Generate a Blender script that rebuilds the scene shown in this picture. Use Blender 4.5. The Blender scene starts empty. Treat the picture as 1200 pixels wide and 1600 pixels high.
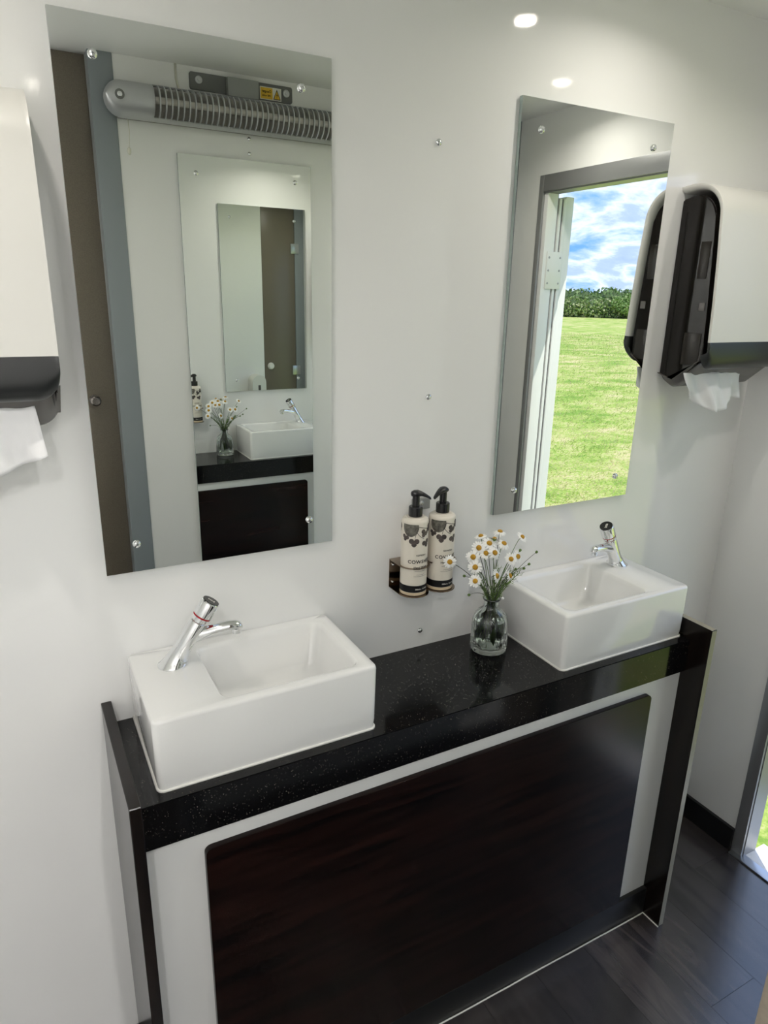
import bpy, bmesh, math, random
from mathutils import Vector, Matrix
random.seed(7)
sc = bpy.context.scene
C = sc.collection
PI = math.pi

# ------------------------------------------------------------------ camera
cd = bpy.data.cameras.new('camera'); cam = bpy.data.objects.new('camera', cd); C.objects.link(cam)
cd.sensor_fit = 'VERTICAL'; cd.sensor_height = 36.0; cd.sensor_width = 27.0; cd.lens = 24.3206
cd.clip_start = 0.01; cd.clip_end = 1000
R3 = Matrix(((0.88055946, 0.12534663, -0.45705936),
             (-0.47344018, 0.27673509, -0.83622490),
             (0.02166639, 0.95273602, 0.30302583)))
cam.matrix_world = Matrix.Translation((-0.561, -1.2096, 1.6108)) @ R3.to_4x4()
sc.camera = cam
sc.view_settings.view_transform = 'Standard'; sc.view_settings.look = 'None'
sc.view_settings.gamma = 1.0; sc.view_settings.use_curve_mapping = False
sc.view_settings.exposure = 0.7
cy = sc.cycles
cy.max_bounces = 18; cy.glossy_bounces = 12; cy.diffuse_bounces = 6; cy.transmission_bounces = 12
cy.transparent_max_bounces = 12; cy.sample_clamp_indirect = 4.0; cy.blur_glossy = 0.6
cy.caustics_refractive = False
try:
    cy.use_denoising = True; cy.denoiser = 'OPENIMAGEDENOISE'
except Exception: pass

# ------------------------------------------------------------------ world, sun
LAMP = 24.0          # emission of the downlight lenses
LAMP_W = 1.0         # watts of each downlight in the wash area
CUBICLE_W = 5.2      # watts of each downlight in the cubicle
def nn(t, kind, **kw):
    n = t.nodes.new(kind)
    for k, v in kw.items(): setattr(n, k, v)
    return n
w = bpy.data.worlds.new('sky'); sc.world = w; w.use_nodes = True
t = w.node_tree; t.nodes.clear()
out = nn(t, 'ShaderNodeOutputWorld'); bg = nn(t, 'ShaderNodeBackground'); bg.inputs[1].default_value = 1.15
tc = nn(t, 'ShaderNodeTexCoord'); sp = nn(t, 'ShaderNodeSeparateXYZ')
t.links.new(tc.outputs['Generated'], sp.inputs[0])
ab = nn(t, 'ShaderNodeMath', operation='ABSOLUTE'); t.links.new(sp.outputs[2], ab.inputs[0])
ad = nn(t, 'ShaderNodeMath', operation='ADD'); t.links.new(ab.outputs[0], ad.inputs[0]); ad.inputs[1].default_value = 0.32
dx = nn(t, 'ShaderNodeMath', operation='DIVIDE'); t.links.new(sp.outputs[0], dx.inputs[0]); t.links.new(ad.outputs[0], dx.inputs[1])
dy = nn(t, 'ShaderNodeMath', operation='DIVIDE'); t.links.new(sp.outputs[1], dy.inputs[0]); t.links.new(ad.outputs[0], dy.inputs[1])
cb = nn(t, 'ShaderNodeCombineXYZ'); t.links.new(dx.outputs[0], cb.inputs[0]); t.links.new(dy.outputs[0], cb.inputs[1])
no = nn(t, 'ShaderNodeTexNoise'); no.inputs['Scale'].default_value = 3.2; no.inputs['Detail'].default_value = 7; no.inputs['Roughness'].default_value = 0.58; no.inputs['Distortion'].default_value = 0.35
t.links.new(cb.outputs[0], no.inputs['Vector'])
rp = nn(t, 'ShaderNodeValToRGB'); e = rp.color_ramp.elements
e[0].position = 0.30; e[0].color = (0.10, 0.26, 0.70, 1); e[1].position = 0.72; e[1].color = (0.30, 0.40, 0.62, 1)
for p_, c_ in ((0.40, (0.15, 0.33, 0.74, 1)), (0.465, (0.34, 0.47, 0.76, 1)), (0.53, (0.62, 0.70, 0.86, 1)), (0.60, (0.36, 0.46, 0.69, 1))):
    q = rp.color_ramp.elements.new(p_); q.color = c_
t.links.new(no.outputs[0], rp.inputs[0]); t.links.new(rp.outputs[0], bg.inputs[0]); t.links.new(bg.outputs[0], out.inputs[0])

sl = bpy.data.lights.new('sun', 'SUN'); sl.energy = 2.3; sl.angle = 0.009; sl.color = (1.0, 0.94, 0.84)
so = bpy.data.objects.new('sun', sl); C.objects.link(so)
so.rotation_euler = Vector((-0.54, -0.84, -1.62)).to_track_quat('-Z', 'Y').to_euler()
so.location = (4, 5, 8)
pl = bpy.data.lights.new('door_portal', 'AREA'); pl.shape = 'RECTANGLE'; pl.size = 0.68; pl.size_y = 1.96
pl.cycles.is_portal = True
po = bpy.data.objects.new('door_portal', pl); C.objects.link(po)
po.matrix_world = Matrix.Translation((1.31, -0.59, 0.985)) @ Matrix(((0, 0, 1), (1, 0, 0), (0, 1, 0))).to_4x4()

# ------------------------------------------------------------------ materials
def mat(name, col, rough=0.5, metal=0.0, spec=0.5, trans=0.0, ior=1.5, coat=0.0, emit=None, alpha=1.0):
    m = bpy.data.materials.new(name); m.use_nodes = True
    b = m.node_tree.nodes['Principled BSDF']; i = b.inputs
    i['Base Color'].default_value = (*col, 1); i['Roughness'].default_value = rough; i['Metallic'].default_value = metal
    i['IOR'].default_value = ior; i['Transmission Weight'].default_value = trans; i['Coat Weight'].default_value = coat
    i['Specular IOR Level'].default_value = spec; i['Coat Roughness'].default_value = 0.03
    if emit: i['Emission Color'].default_value = (*emit[0], 1); i['Emission Strength'].default_value = emit[1]
    return m
def noise_col(m, c1, c2, scale=5, detail=4, stretch=(1, 1, 1), lo=0.35, hi=0.65, rnd=0.0, coord='Object', rough=0.55, dist=0.0):
    t = m.node_tree; b = t.nodes['Principled BSDF']
    tc = nn(t, 'ShaderNodeTexCoord'); mp = nn(t, 'ShaderNodeMapping'); mp.inputs['Scale'].default_value = stretch
    no = nn(t, 'ShaderNodeTexNoise'); no.inputs['Scale'].default_value = scale; no.inputs['Detail'].default_value = detail
    no.inputs['Roughness'].default_value = rough; no.inputs['Distortion'].default_value = dist
    rp = nn(t, 'ShaderNodeValToRGB'); rp.color_ramp.elements[0].position = lo; rp.color_ramp.elements[1].position = hi
    rp.color_ramp.elements[0].color = (*c1, 1); rp.color_ramp.elements[1].color = (*c2, 1)
    t.links.new(tc.outputs[coord], mp.inputs[0]); t.links.new(mp.outputs[0], no.inputs['Vector']); t.links.new(no.outputs[0], rp.inputs[0])
    src = rp.outputs[0]
    if rnd:
        oi = nn(t, 'ShaderNodeObjectInfo'); mr = nn(t, 'ShaderNodeMapRange'); mr.inputs['To Min'].default_value = 1 - rnd; mr.inputs['To Max'].default_value = 1 + rnd
        t.links.new(oi.outputs['Random'], mr.inputs[0])
        va = nn(t, 'ShaderNodeVectorMath', operation='ADD'); t.links.new(mp.outputs[0], va.inputs[0])
        ml = nn(t, 'ShaderNodeMath', operation='MULTIPLY'); ml.inputs[1].default_value = 37.0; t.links.new(oi.outputs['Random'], ml.inputs[0])
        t.links.new(ml.outputs[0], va.inputs[1]); t.links.new(va.outputs[0], no.inputs['Vector'])
        mx = nn(t, 'ShaderNodeVectorMath', operation='SCALE'); t.links.new(src, mx.inputs[0]); t.links.new(mr.outputs[0], mx.inputs['Scale'])
        src = mx.outputs[0]
    t.links.new(src, b.inputs['Base Color'])
    return m, no
def bump(m, scale, strength, dist=0.001, detail=2, coord='Object'):
    t = m.node_tree; b = t.nodes['Principled BSDF']
    tc = nn(t, 'ShaderNodeTexCoord'); no = nn(t, 'ShaderNodeTexNoise'); no.inputs['Scale'].default_value = scale; no.inputs['Detail'].default_value = detail
    bp = nn(t, 'ShaderNodeBump'); bp.inputs['Strength'].default_value = strength; bp.inputs['Distance'].default_value = dist
    t.links.new(tc.outputs[coord], no.inputs['Vector']); t.links.new(no.outputs[0], bp.inputs['Height']); t.links.new(bp.outputs[0], b.inputs['Normal'])

M = {}
M['wall'] = mat('white_wall_panel', (0.86, 0.86, 0.85), 0.05, spec=0.7); bump(M['wall'], 420, 0.04, 0.0006)
M['ceiling'] = mat('white_ceiling', (0.88, 0.88, 0.87), 0.35)
M['mirror'] = mat('mirror_silver', (0.90, 0.925, 0.90), 0.0, 1.0)
M['mirror_edge'] = mat('mirror_edge', (0.42, 0.50, 0.47), 0.08, 0.3)
M['chrome'] = mat('chrome', (0.86, 0.87, 0.88), 0.05, 1.0)
M['dark_chrome'] = mat('dark_chrome', (0.20, 0.18, 0.17), 0.12, 1.0)
M['steel'] = mat('brushed_steel', (0.55, 0.56, 0.57), 0.28, 1.0)
M['alu'] = mat('satin_aluminium', (0.36, 0.365, 0.375), 0.38, 0.6)
M['post'] = mat('blue_grey_post', (0.26, 0.29, 0.31), 0.35)
M['taupe'] = mat('taupe_laminate', (0.16, 0.135, 0.105), 0.3); noise_col(M['taupe'], (0.145, 0.122, 0.095), (0.175, 0.15, 0.115), 300, 3)
M['ceramic'] = mat('white_ceramic', (0.84, 0.84, 0.83), 0.10, coat=0.6)
M['sealant'] = mat('white_sealant', (0.80, 0.79, 0.75), 0.4)
M['granite'] = mat('black_granite', (0.01, 0.01, 0.011), 0.09, spec=0.36)
def granite():
    m = M['granite']; t = m.node_tree; b = t.nodes['Principled BSDF']
    tc = nn(t, 'ShaderNodeTexCoord'); vo = nn(t, 'ShaderNodeTexVoronoi'); vo.inputs['Scale'].default_value = 260
    no = nn(t, 'ShaderNodeTexNoise'); no.inputs['Scale'].default_value = 130; no.inputs['Detail'].default_value = 3
    for n in (vo, no): t.links.new(tc.outputs['Object'], n.inputs['Vector'])
    r1 = nn(t, 'ShaderNodeValToRGB'); r1.color_ramp.elements[0].position = 0.10; r1.color_ramp.elements[0].color = (1, 1, 1, 1); r1.color_ramp.elements[1].position = 0.24; r1.color_ramp.elements[1].color = (0, 0, 0, 1)
    r2 = nn(t, 'ShaderNodeValToRGB'); r2.color_ramp.elements[0].position = 0.50; r2.color_ramp.elements[0].color = (0, 0, 0, 1); r2.color_ramp.elements[1].position = 0.66; r2.color_ramp.elements[1].color = (1, 1, 1, 1)
    t.links.new(vo.outputs['Distance'], r1.inputs[0]); t.links.new(no.outputs[0], r2.inputs[0])
    mu = nn(t, 'ShaderNodeMath', operation='MULTIPLY'); t.links.new(r1.outputs[0], mu.inputs[0]); t.links.new(r2.outputs[0], mu.inputs[1])
    mx = nn(t, 'ShaderNodeMix', data_type='RGBA'); mx.inputs['A'].default_value = (0.005, 0.005, 0.0056, 1); mx.inputs['B'].default_value = (0.26, 0.23, 0.19, 1)
    t.links.new(mu.outputs[0], mx.inputs['Factor']); t.links.new(mx.outputs['Result'], b.inputs['Base Color'])
granite()
M['wenge'] = mat('dark_wenge', (0.02, 0.012, 0.01), 0.22, spec=0.3)
noise_col(M['wenge'], (0.0018, 0.001, 0.001), (0.017, 0.0056, 0.004), 5, 6, (.8, 1, 9), 0.38, 0.68, dist=0.6)
M['wenge_v'] = mat('dark_wenge_upright', (0.015, 0.01, 0.008), 0.22, spec=0.35)
noise_col(M['wenge_v'], (0.003, 0.0022, 0.002), (0.013, 0.008, 0.006), 6, 6, (9, 9, 1), 0.38, 0.68, dist=0.6)
M['panel_edge'] = mat('panel_edge_band', (0.30, 0.28, 0.22), 0.35)
M['black_skirt'] = mat('black_skirting', (0.008, 0.008, 0.009), 0.35)
M['board'] = mat('white_board', (0.80, 0.80, 0.79), 0.25)
M['floor_base'] = mat('floor_base', (0.02, 0.018, 0.018), 0.5)
M['plank'] = mat('dark_wood_vinyl', (0.03, 0.025, 0.024), 0.27)
noise_col(M['plank'], (0.017, 0.0155, 0.018), (0.070, 0.058, 0.056), 4.5, 6, (7, 1, 1), 0.33, 0.70, rnd=0.35, dist=0.8)
bump(M['plank'], 160, 0.06, 0.0006)
M['plank'].node_tree.nodes['Principled BSDF'].inputs['Specular IOR Level'].default_value = 0.9
M['plank'].node_tree.nodes['Principled BSDF'].inputs['Coat Weight'].default_value = 1.0
M['plank'].node_tree.nodes['Principled BSDF'].inputs['Coat Roughness'].default_value = 0.22
M['disp_white'] = mat('dispenser_white', (0.74, 0.73, 0.69), 0.32); bump(M['disp_white'], 900, 0.06, 0.0004)
M['disp_band'] = mat('dispenser_dark_band', (0.018, 0.02, 0.02), 0.3)
M['disp_smoke'] = mat('dispenser_smoked_plastic', (0.006, 0.0045, 0.0035), 0.08, spec=0.3)
M['disp_inner'] = mat('dispenser_inner_part', (0.016, 0.013, 0.010), 0.2, spec=0.3)
M['disp_base'] = mat('dispenser_grey_base', (0.115, 0.105, 0.10), 0.25)
M['logo'] = mat('grey_badge', (0.32, 0.36, 0.40), 0.4)
M['paper'] = mat('tissue_paper', (0.86, 0.86, 0.87), 0.9); bump(M['paper'], 900, 0.25, 0.0008)
M['bottle'] = mat('cream_bottle', (0.74, 0.69, 0.60), 0.28)
M['bottle_base'] = mat('bottle_foot', (0.62, 0.50, 0.34), 0.25)
M['black_plastic'] = mat('black_plastic', (0.012, 0.012, 0.013), 0.22)
M['ink'] = mat('black_ink', (0.006, 0.006, 0.007), 0.5, spec=0.25)
M['ink_grey'] = mat('grey_ink', (0.13, 0.125, 0.10), 0.5); noise_col(M['ink_grey'], (0.06, 0.055, 0.045), (0.19, 0.18, 0.15), 120, 3)
M['ink_leaf'] = mat('leaf_ink', (0.07, 0.055, 0.05), 0.5); noise_col(M['ink_leaf'], (0.035, 0.03, 0.03), (0.11, 0.085, 0.075), 160, 3)
M['ink_white'] = mat('white_ink', (0.75, 0.73, 0.68), 0.5)
M['bronze'] = mat('bronze_steel', (0.30, 0.24, 0.19), 0.16, 1.0)
M['glass'] = mat('clear_glass', (0.93, 0.985, 0.96), 0.01, trans=1.0, ior=1.47)
M['water'] = mat('water', (0.95, 0.99, 0.97), 0.0, trans=1.0, ior=1.33)
M['petal'] = mat('white_petal', (0.86, 0.86, 0.84), 0.55)
M['disc'] = mat('yellow_flower_disc', (0.50, 0.27, 0.018), 0.75); bump(M['disc'], 1500, 0.8, 0.001)
M['stem'] = mat('green_stem', (0.10, 0.17, 0.035), 0.5)
M['stem_dark'] = mat('dark_stem', (0.055, 0.065, 0.05), 0.6)
M['leaf'] = mat('green_leaf', (0.14, 0.24, 0.05), 0.5)
M['heater'] = mat('heater_silver_paint', (0.52, 0.53, 0.54), 0.35, 0.6)
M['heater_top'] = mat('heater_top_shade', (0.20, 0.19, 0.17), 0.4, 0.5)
M['reflector'] = mat('heater_reflector', (0.80, 0.80, 0.80), 0.10, 1.0)
M['element'] = mat('heater_tube', (0.60, 0.57, 0.52), 0.25)
M['bracket'] = mat('grey_bracket', (0.15, 0.155, 0.15), 0.4)
M['bracket_light'] = mat('light_grey_bracket', (0.30, 0.31, 0.30), 0.4)
M['yellow'] = mat('yellow_sticker', (0.80, 0.50, 0.03), 0.4)
M['sticker_white'] = mat('white_sticker', (0.75, 0.74, 0.68), 0.4)
M['cord'] = mat('white_cord', (0.70, 0.69, 0.60), 0.5)
M['red'] = mat('red_ring', (0.35, 0.008, 0.015), 0.25)
M['lens'] = mat('downlight_lens', (1, 1, 1), 0.3, emit=((1.0, 0.93, 0.80), LAMP))
M['white_metal'] = mat('white_painted_metal', (0.80, 0.80, 0.80), 0.25)
M['galv'] = mat('galvanised_metal', (0.62, 0.63, 0.65), 0.35, 0.5)
M['rubber'] = mat('rubber_seal', (0.10, 0.09, 0.11), 0.5)
M['grass_base'] = mat('field_grass', (0.2, 0.28, 0.06), 0.9)
def grass_ground():
    m = M['grass_base']; t = m.node_tree; b = t.nodes['Principled BSDF']; b.inputs['Specular IOR Level'].default_value = 0.05
    ge = nn(t, 'ShaderNodeNewGeometry')
    def noise(scale, detail, sx=(1, 1, 1)):
        mp = nn(t, 'ShaderNodeMapping'); mp.inputs['Scale'].default_value = sx; mp.inputs['Rotation'].default_value = (0, 0, math.radians(46))
        n = nn(t, 'ShaderNodeTexNoise'); n.inputs['Scale'].default_value = scale; n.inputs['Detail'].default_value = detail; n.inputs['Roughness'].default_value = 0.65
        t.links.new(ge.outputs['Position'], mp.inputs[0]); t.links.new(mp.outputs[0], n.inputs['Vector']); return n
    a = noise(0.9, 5, (1.0, 1.5, 1)); f = noise(30, 4)
    r = nn(t, 'ShaderNodeValToRGB'); el = r.color_ramp.elements
    el[0].position = 0.34; el[0].color = (0.20, 0.33, 0.06, 1); el[1].position = 0.70; el[1].color = (0.62, 0.54, 0.28, 1)
    q = el.new(0.50); q.color = (0.38, 0.47, 0.11, 1)
    mixv = nn(t, 'ShaderNodeMath', operation='MULTIPLY_ADD'); mixv.inputs[1].default_value = 0.95
    t.links.new(f.outputs[0], mixv.inputs[0])
    sub = nn(t, 'ShaderNodeMath', operation='MULTIPLY_ADD'); sub.inputs[1].default_value = 1.2; sub.inputs[2].default_value = -0.56
    t.links.new(a.outputs[0], sub.inputs[0]); t.links.new(sub.outputs[0], mixv.inputs[2])
    t.links.new(mixv.outputs[0], r.inputs[0]); t.links.new(r.outputs[0], b.inputs['Base Color'])
grass_ground()
M['blade'] = mat('grass_blade', (0.3, 0.4, 0.08), 0.6)
def blade_mat():
    m = M['blade']; t = m.node_tree; b = t.nodes['Principled BSDF']; b.inputs['Specular IOR Level'].default_value = 0.1
    ge = nn(t, 'ShaderNodeNewGeometry'); r = nn(t, 'ShaderNodeValToRGB'); el = r.color_ramp.elements
    n = nn(t, 'ShaderNodeTexNoise'); n.inputs['Scale'].default_value = 0.9; n.inputs['Detail'].default_value = 5; t.links.new(ge.outputs['Position'], n.inputs['Vector'])
    ma = nn(t, 'ShaderNodeMath', operation='MULTIPLY_ADD'); ma.inputs[1].default_value = 0.55
    su = nn(t, 'ShaderNodeMath', operation='MULTIPLY_ADD'); su.inputs[1].default_value = 1.7; su.inputs[2].default_value = -0.56
    t.links.new(n.outputs[0], su.inputs[0]); t.links.new(ge.outputs['Random Per Island'], ma.inputs[0]); t.links.new(su.outputs[0], ma.inputs[2])
    el[0].position = 0.22; el[0].color = (0.19, 0.33, 0.05, 1); el[1].position = 0.72; el[1].color = (0.72, 0.62, 0.36, 1)
    q = el.new(0.45); q.color = (0.40, 0.49, 0.11, 1)
    t.links.new(ma.outputs[0], r.inputs[0]); t.links.new(r.outputs[0], b.inputs['Base Color'])
    tr = nn(t, 'ShaderNodeBsdfTranslucent'); mx = nn(t, 'ShaderNodeMixShader'); mx.inputs[0].default_value = 0.5; ou = t.nodes['Material Output']
    t.links.new(r.outputs[0], tr.inputs[0]); t.links.new(b.outputs[0], mx.inputs[1]); t.links.new(tr.outputs[0], mx.inputs[2]); t.links.new(mx.outputs[0], ou.inputs[0])
blade_mat()
def leafy(name, c1, c2, c3):
    m = mat(name, c1, 0.6); t = m.node_tree; b = t.nodes['Principled BSDF']; b.inputs['Specular IOR Level'].default_value = 0.15
    ge = nn(t, 'ShaderNodeNewGeometry'); r = nn(t, 'ShaderNodeValToRGB'); el = r.color_ramp.elements
    el[0].color = (*c1, 1); el[1].color = (*c3, 1); q = el.new(0.6); q.color = (*c2, 1)
    t.links.new(ge.outputs['Random Per Island'], r.inputs[0]); t.links.new(r.outputs[0], b.inputs['Base Color']); return m
M['hedge'] = leafy('hedge_leaf', (0.10, 0.17, 0.04), (0.27, 0.36, 0.11), (0.62, 0.58, 0.36))
M['tree'] = leafy('tree_leaf', (0.10, 0.17, 0.06), (0.19, 0.28, 0.10), (0.30, 0.38, 0.16))
M['hedge_pale'] = leafy('shrub_leaf', (0.12, 0.22, 0.05), (0.24, 0.36, 0.11), (0.40, 0.46, 0.2))
M['twig'] = mat('twig', (0.06, 0.045, 0.03), 0.8)
M['hedge_core'] = mat('hedge_inner_growth', (0.07, 0.11, 0.035), 0.9)

# ------------------------------------------------------------------ helpers
def obj(name, bm, m=None, parent=None, smooth=False, angle=None):
    me = bpy.data.meshes.new(name)
    bmesh.ops.recalc_face_normals(bm, faces=bm.faces[:])
    bm.to_mesh(me); bm.free()
    if m:
        for x in (m if isinstance(m, (list, tuple)) else [m]): me.materials.append(M[x])
    if smooth:
        me.polygons.foreach_set('use_smooth', [True] * len(me.polygons))
        if angle: me.set_sharp_from_angle(angle=math.radians(angle))
    o = bpy.data.objects.new(name, me); C.objects.link(o)
    if parent: o.parent = parent
    return o
def tag(o, label, cat, group=None):
    o['label'] = label; o['category'] = cat
    if group: o['group'] = group
    return o
def thing(name, label, cat, loc=(0, 0, 0), group=None):
    o = bpy.data.objects.new(name, None); C.objects.link(o); o.location = loc; o.empty_display_size = 0.02
    return tag(o, label, cat, group)
def struct(o): o['kind'] = 'structure'; return o
def bx(bm, x0, x1, y0, y1, z0, z1, mi=0):
    v = [bm.verts.new((x, y, z)) for z in (z0, z1) for y in (y0, y1) for x in (x0, x1)]
    fs = []
    for f in ((0, 2, 3, 1), (4, 5, 7, 6), (0, 1, 5, 4), (2, 6, 7, 3), (0, 4, 6, 2), (1, 3, 7, 5)):
        fc = bm.faces.new([v[i] for i in f]); fc.material_index = mi; fs.append(fc)
    return fs
def box(name, x0, x1, y0, y1, z0, z1, m, parent=None, bev=0, seg=2):
    ox, oy, oz = ((x0 + x1) / 2, (y0 + y1) / 2, min(z0, z1))
    bm = bmesh.new(); bx(bm, x0 - ox, x1 - ox, y0 - oy, y1 - oy, z0 - oz, z1 - oz)
    if bev: bmesh.ops.bevel(bm, geom=bm.edges[:], offset=bev, segments=seg, affect='EDGES', profile=0.6)
    o = obj(name, bm, m, None, smooth=bool(bev), angle=50 if bev else None)
    o.location = (ox, oy, oz)
    if parent: setp(o, parent)
    return o
def setp(o, p):
    o.parent = p; o.matrix_parent_inverse = Matrix.Translation(p.location).inverted() if p.type == 'EMPTY' else Matrix.Translation(p.location).inverted()
def rrect(x0, x1, y0, y1, r, n=5):
    pts = []
    for cx_, cy_, a0 in ((x1 - r, y1 - r, 0), (x0 + r, y1 - r, 90), (x0 + r, y0 + r, 180), (x1 - r, y0 + r, 270)):
        for k in range(n + 1):
            a = math.radians(a0 + 90 * k / n); pts.append((cx_ + r * math.cos(a), cy_ + r * math.sin(a)))
    return pts
def loft(bm, rings, cap0=True, cap1=True, closed=True, mi=0):
    R = [[bm.verts.new(p) for p in r] for r in rings]
    n = len(R[0])
    for a, b in zip(R, R[1:]):
        for k in range(n if closed else n - 1):
            f = bm.faces.new((a[k], a[(k + 1) % n], b[(k + 1) % n], b[k])); f.material_index = mi
    if cap0: bm.faces.new(R[0][::-1]).material_index = mi
    if cap1: bm.faces.new(R[-1]).material_index = mi
    return R
def circ(c, r, n=24, nrm=(0, 0, 1), ref=None, r2=None):
    nrm = Vector(nrm).normalized(); ref = Vector(ref) if ref else (Vector((1, 0, 0)) if abs(nrm.x) < 0.9 else Vector((0, 1, 0)))
    u = (ref - nrm * ref.dot(nrm)).normalized(); v = nrm.cross(u); c = Vector(c); r2 = r2 or r
    return [c + u * r * math.cos(2 * PI * k / n) + v * r2 * math.sin(2 * PI * k / n) for k in range(n)]
def lathe(bm, prof, c=(0, 0, 0), axis=(0, 0, 1), n=28, cap0=True, cap1=True, mi=0):
    a = Vector(axis).normalized(); c = Vector(c)
    return loft(bm, [circ(c + a * h, max(r, 1e-5), n, a) for r, h in prof], cap0, cap1, mi=mi)
def tube(bm, pts, r, n=8, r1=None, mi=0, cap=True):
    pts = [Vector(p) for p in pts]; m = len(pts); rings = []; ref = None
    for i, p in enumerate(pts):
        d = (pts[min(i + 1, m - 1)] - pts[max(i - 1, 0)]).normalized()
        if ref is None: ref = d.orthogonal().normalized()
        ref = (ref - d * ref.dot(d)).normalized()
        rr = r + ((r1 - r) * i / (m - 1) if r1 is not None else 0)
        rings.append(circ(p, rr, n, d, ref))
    loft(bm, rings, cap, cap, mi=mi)
def bez(a, b, c, n=8):
    a, b, c = Vector(a), Vector(b), Vector(c)
    return [(1 - s) ** 2 * a + 2 * s * (1 - s) * b + s * s * c for s in (k / n for k in range(n + 1))]
def extrude_poly(bm, pts, d, mi=0):
    "pts: list of 3D points of a planar outline, d: extrusion vector"
    d = Vector(d); a = [bm.verts.new(p) for p in pts]; b = [bm.verts.new(Vector(p) + d) for p in pts]; n = len(pts)
    fs = [bm.faces.new(a[::-1]), bm.faces.new(b)]
    for k in range(n): fs.append(bm.faces.new((a[k], a[(k + 1) % n], b[(k + 1) % n], b[k])))
    for f in fs: f.material_index = mi
    return fs
def text_bm(body, size, align='CENTER', spacing=1.0):
    cu = bpy.data.curves.new('lettering', 'FONT'); cu.body = body; cu.size = size; cu.align_x = align; cu.space_character = spacing; cu.offset = size * .022; cu.resolution_u = 3
    o = bpy.data.objects.new('lettering', cu); C.objects.link(o)
    bpy.context.view_layer.update()
    me = bpy.data.meshes.new_from_object(o.evaluated_get(bpy.context.evaluated_depsgraph_get()))
    bm = bmesh.new(); bm.from_mesh(me)
    bpy.data.objects.remove(o); bpy.data.curves.remove(cu); bpy.data.meshes.remove(me)
    return bm

# ------------------------------------------------------------------ room shell
XL, XR, ZC, YF, YB = -1.15, 1.2237, 2.2173, -1.090, -2.05
flo = struct(box('floor', XL - .05, XR + .06, YB - .05, 0.04, -0.06, -0.004, 'floor_base'))
pw = 0.16; k0 = -12
plank_meshes = {}
xx = 0.735 + pw * k0
while xx < XR:
    x0, x1 = max(xx, XL), min(xx + pw, XR)
    xx += pw
    if x1 - x0 < 0.005: continue
    off = random.uniform(0.1, 1.1); ys = [0.0]
    y = -off
    while y > YB: ys.append(y); y -= 1.2
    ys.append(YB)
    for a, b in zip(ys, ys[1:]):
        if a - b < 0.02: continue
        p = box('plank', x0 + .0004, x1 - .0004, b + .0004, a - .0004, -0.004, 0.0, 'plank'); setp(p, flo)
struct(box('ceiling', XL - .05, XR + .06, YB - .05, 0.04, ZC, ZC + 0.05, 'ceiling'))
struct(box('wall_back', XL - .05, XR + .06, 0.0, 0.04, -0.05, ZC, 'wall'))
struct(box('wall_left', XL - .05, XL, YB, 0.0, -0.05, ZC, 'wall'))
# right wall with the entrance opening
DY0, DY1, DZ = -0.255, -0.932, 1.966
bm = bmesh.new()
bx(bm, XR, XR + .06, DY0, 0.0, -0.05, ZC); bx(bm, XR, XR + .06, YB, DY1, -0.05, ZC); bx(bm, XR, XR + .06, DY1, DY0, DZ, ZC)
struct(obj('wall_right', bm, 'wall'))
# facing wall (behind the viewer): white part, partition ends
bm = bmesh.new(); bx(bm, -0.196, 0.942, YF - .03, YF, 0, ZC)
struct(obj('wall_front', bm, 'wall'))
struct(box('wall_partition', -0.26, -0.23, YB, YF - .076, 0, ZC, 'wall'))
struct(box('wall_cubicle', XL, -0.26, YB - .04, YB, 0, ZC, 'wall'))
struct(box('trim_1', -0.26, -0.196, YF - .074, YF + .004, 0, ZC, 'post', bev=.002))
struct(box('trim_2', 1.163, XR, YF - .036, YF + .004, 0, ZC, 'post', bev=.002))
# taupe cubicle doors
def knob(name, parent, x, y, z, s=1):
    bm = bmesh.new(); lathe(bm, [(.0165, 0), (.0165, .004), (.012, .006), (.0105, .018), (.0145, .024), (.0155, .032), (.011, .038)], (x, y, z), (0, s, 0), 24)
    return obj(name, bm, 'dark_chrome', parent, True, 40)
d2 = struct(bpy.data.objects.new('door_2', None)); C.objects.link(d2)
box('door_leaf', -0.386, -0.262, YF - .072, YF - .040, 0.02, ZC - .004, 'taupe', d2, bev=.0015); knob('lock_knob', d2, -0.326, YF - .040, 1.272)
d3 = struct(bpy.data.objects.new('door_3', None)); C.objects.link(d3)
box('door_leaf', 0.944, 1.161, YF - .034, YF, 0.02, ZC - .004, 'taupe', d3, bev=.0015)
for zz in (1.10, 1.86):
    box('hinge', 1.135, 1.19, YF, YF + .008, zz - .03, zz + .03, 'steel', d3, bev=.002)
bm = bmesh.new(); lathe(bm, [(.022, 0), (.022, .006), (.018, .012), (.014, .02)], (0.985, YF, 1.131), (0, 1, 0), 24); obj('lock_knob', bm, 'sealant', d3, True, 40)

# entrance frame, jambs, hinge and opened leaf
fr = struct(bpy.data.objects.new('trim_3', None)); C.objects.link(fr)
for a in (('frame_jamb', XR - .006, XR + .004, DY0 - .002, DY0 + .032, 0.0, 2.02), ('frame_jamb', XR - .006, XR + .004, DY1 - .020, DY1 + .002, 0.0, 2.02), ('frame_head', XR - .006, XR + .004, DY1 + .002, DY0 - .002, DZ, 2.02)):
    box(*a, 'alu', fr, bev=.0015)
for a in (('frame_lining', XR + .004, XR + .062, DY0 - .004, DY0, 0.0, DZ), ('frame_lining', XR + .004, XR + .062, DY1 + .004, DY0 - .004, DZ - .004, DZ)):
    box(*a, 'alu', fr)
dj = struct(bpy.data.objects.new('trim_4', None)); C.objects.link(dj)
y0 = DY1 + .001
box('jamb_face', XR + .004, XR + .052, y0, y0 + .020, 0.0, DZ - .005, 'white_metal', dj, bev=.002)
box('jamb_groove', XR + .052, XR + .060, y0, y0 + .012, 0.0, DZ - .005, 'rubber', dj)
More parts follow.
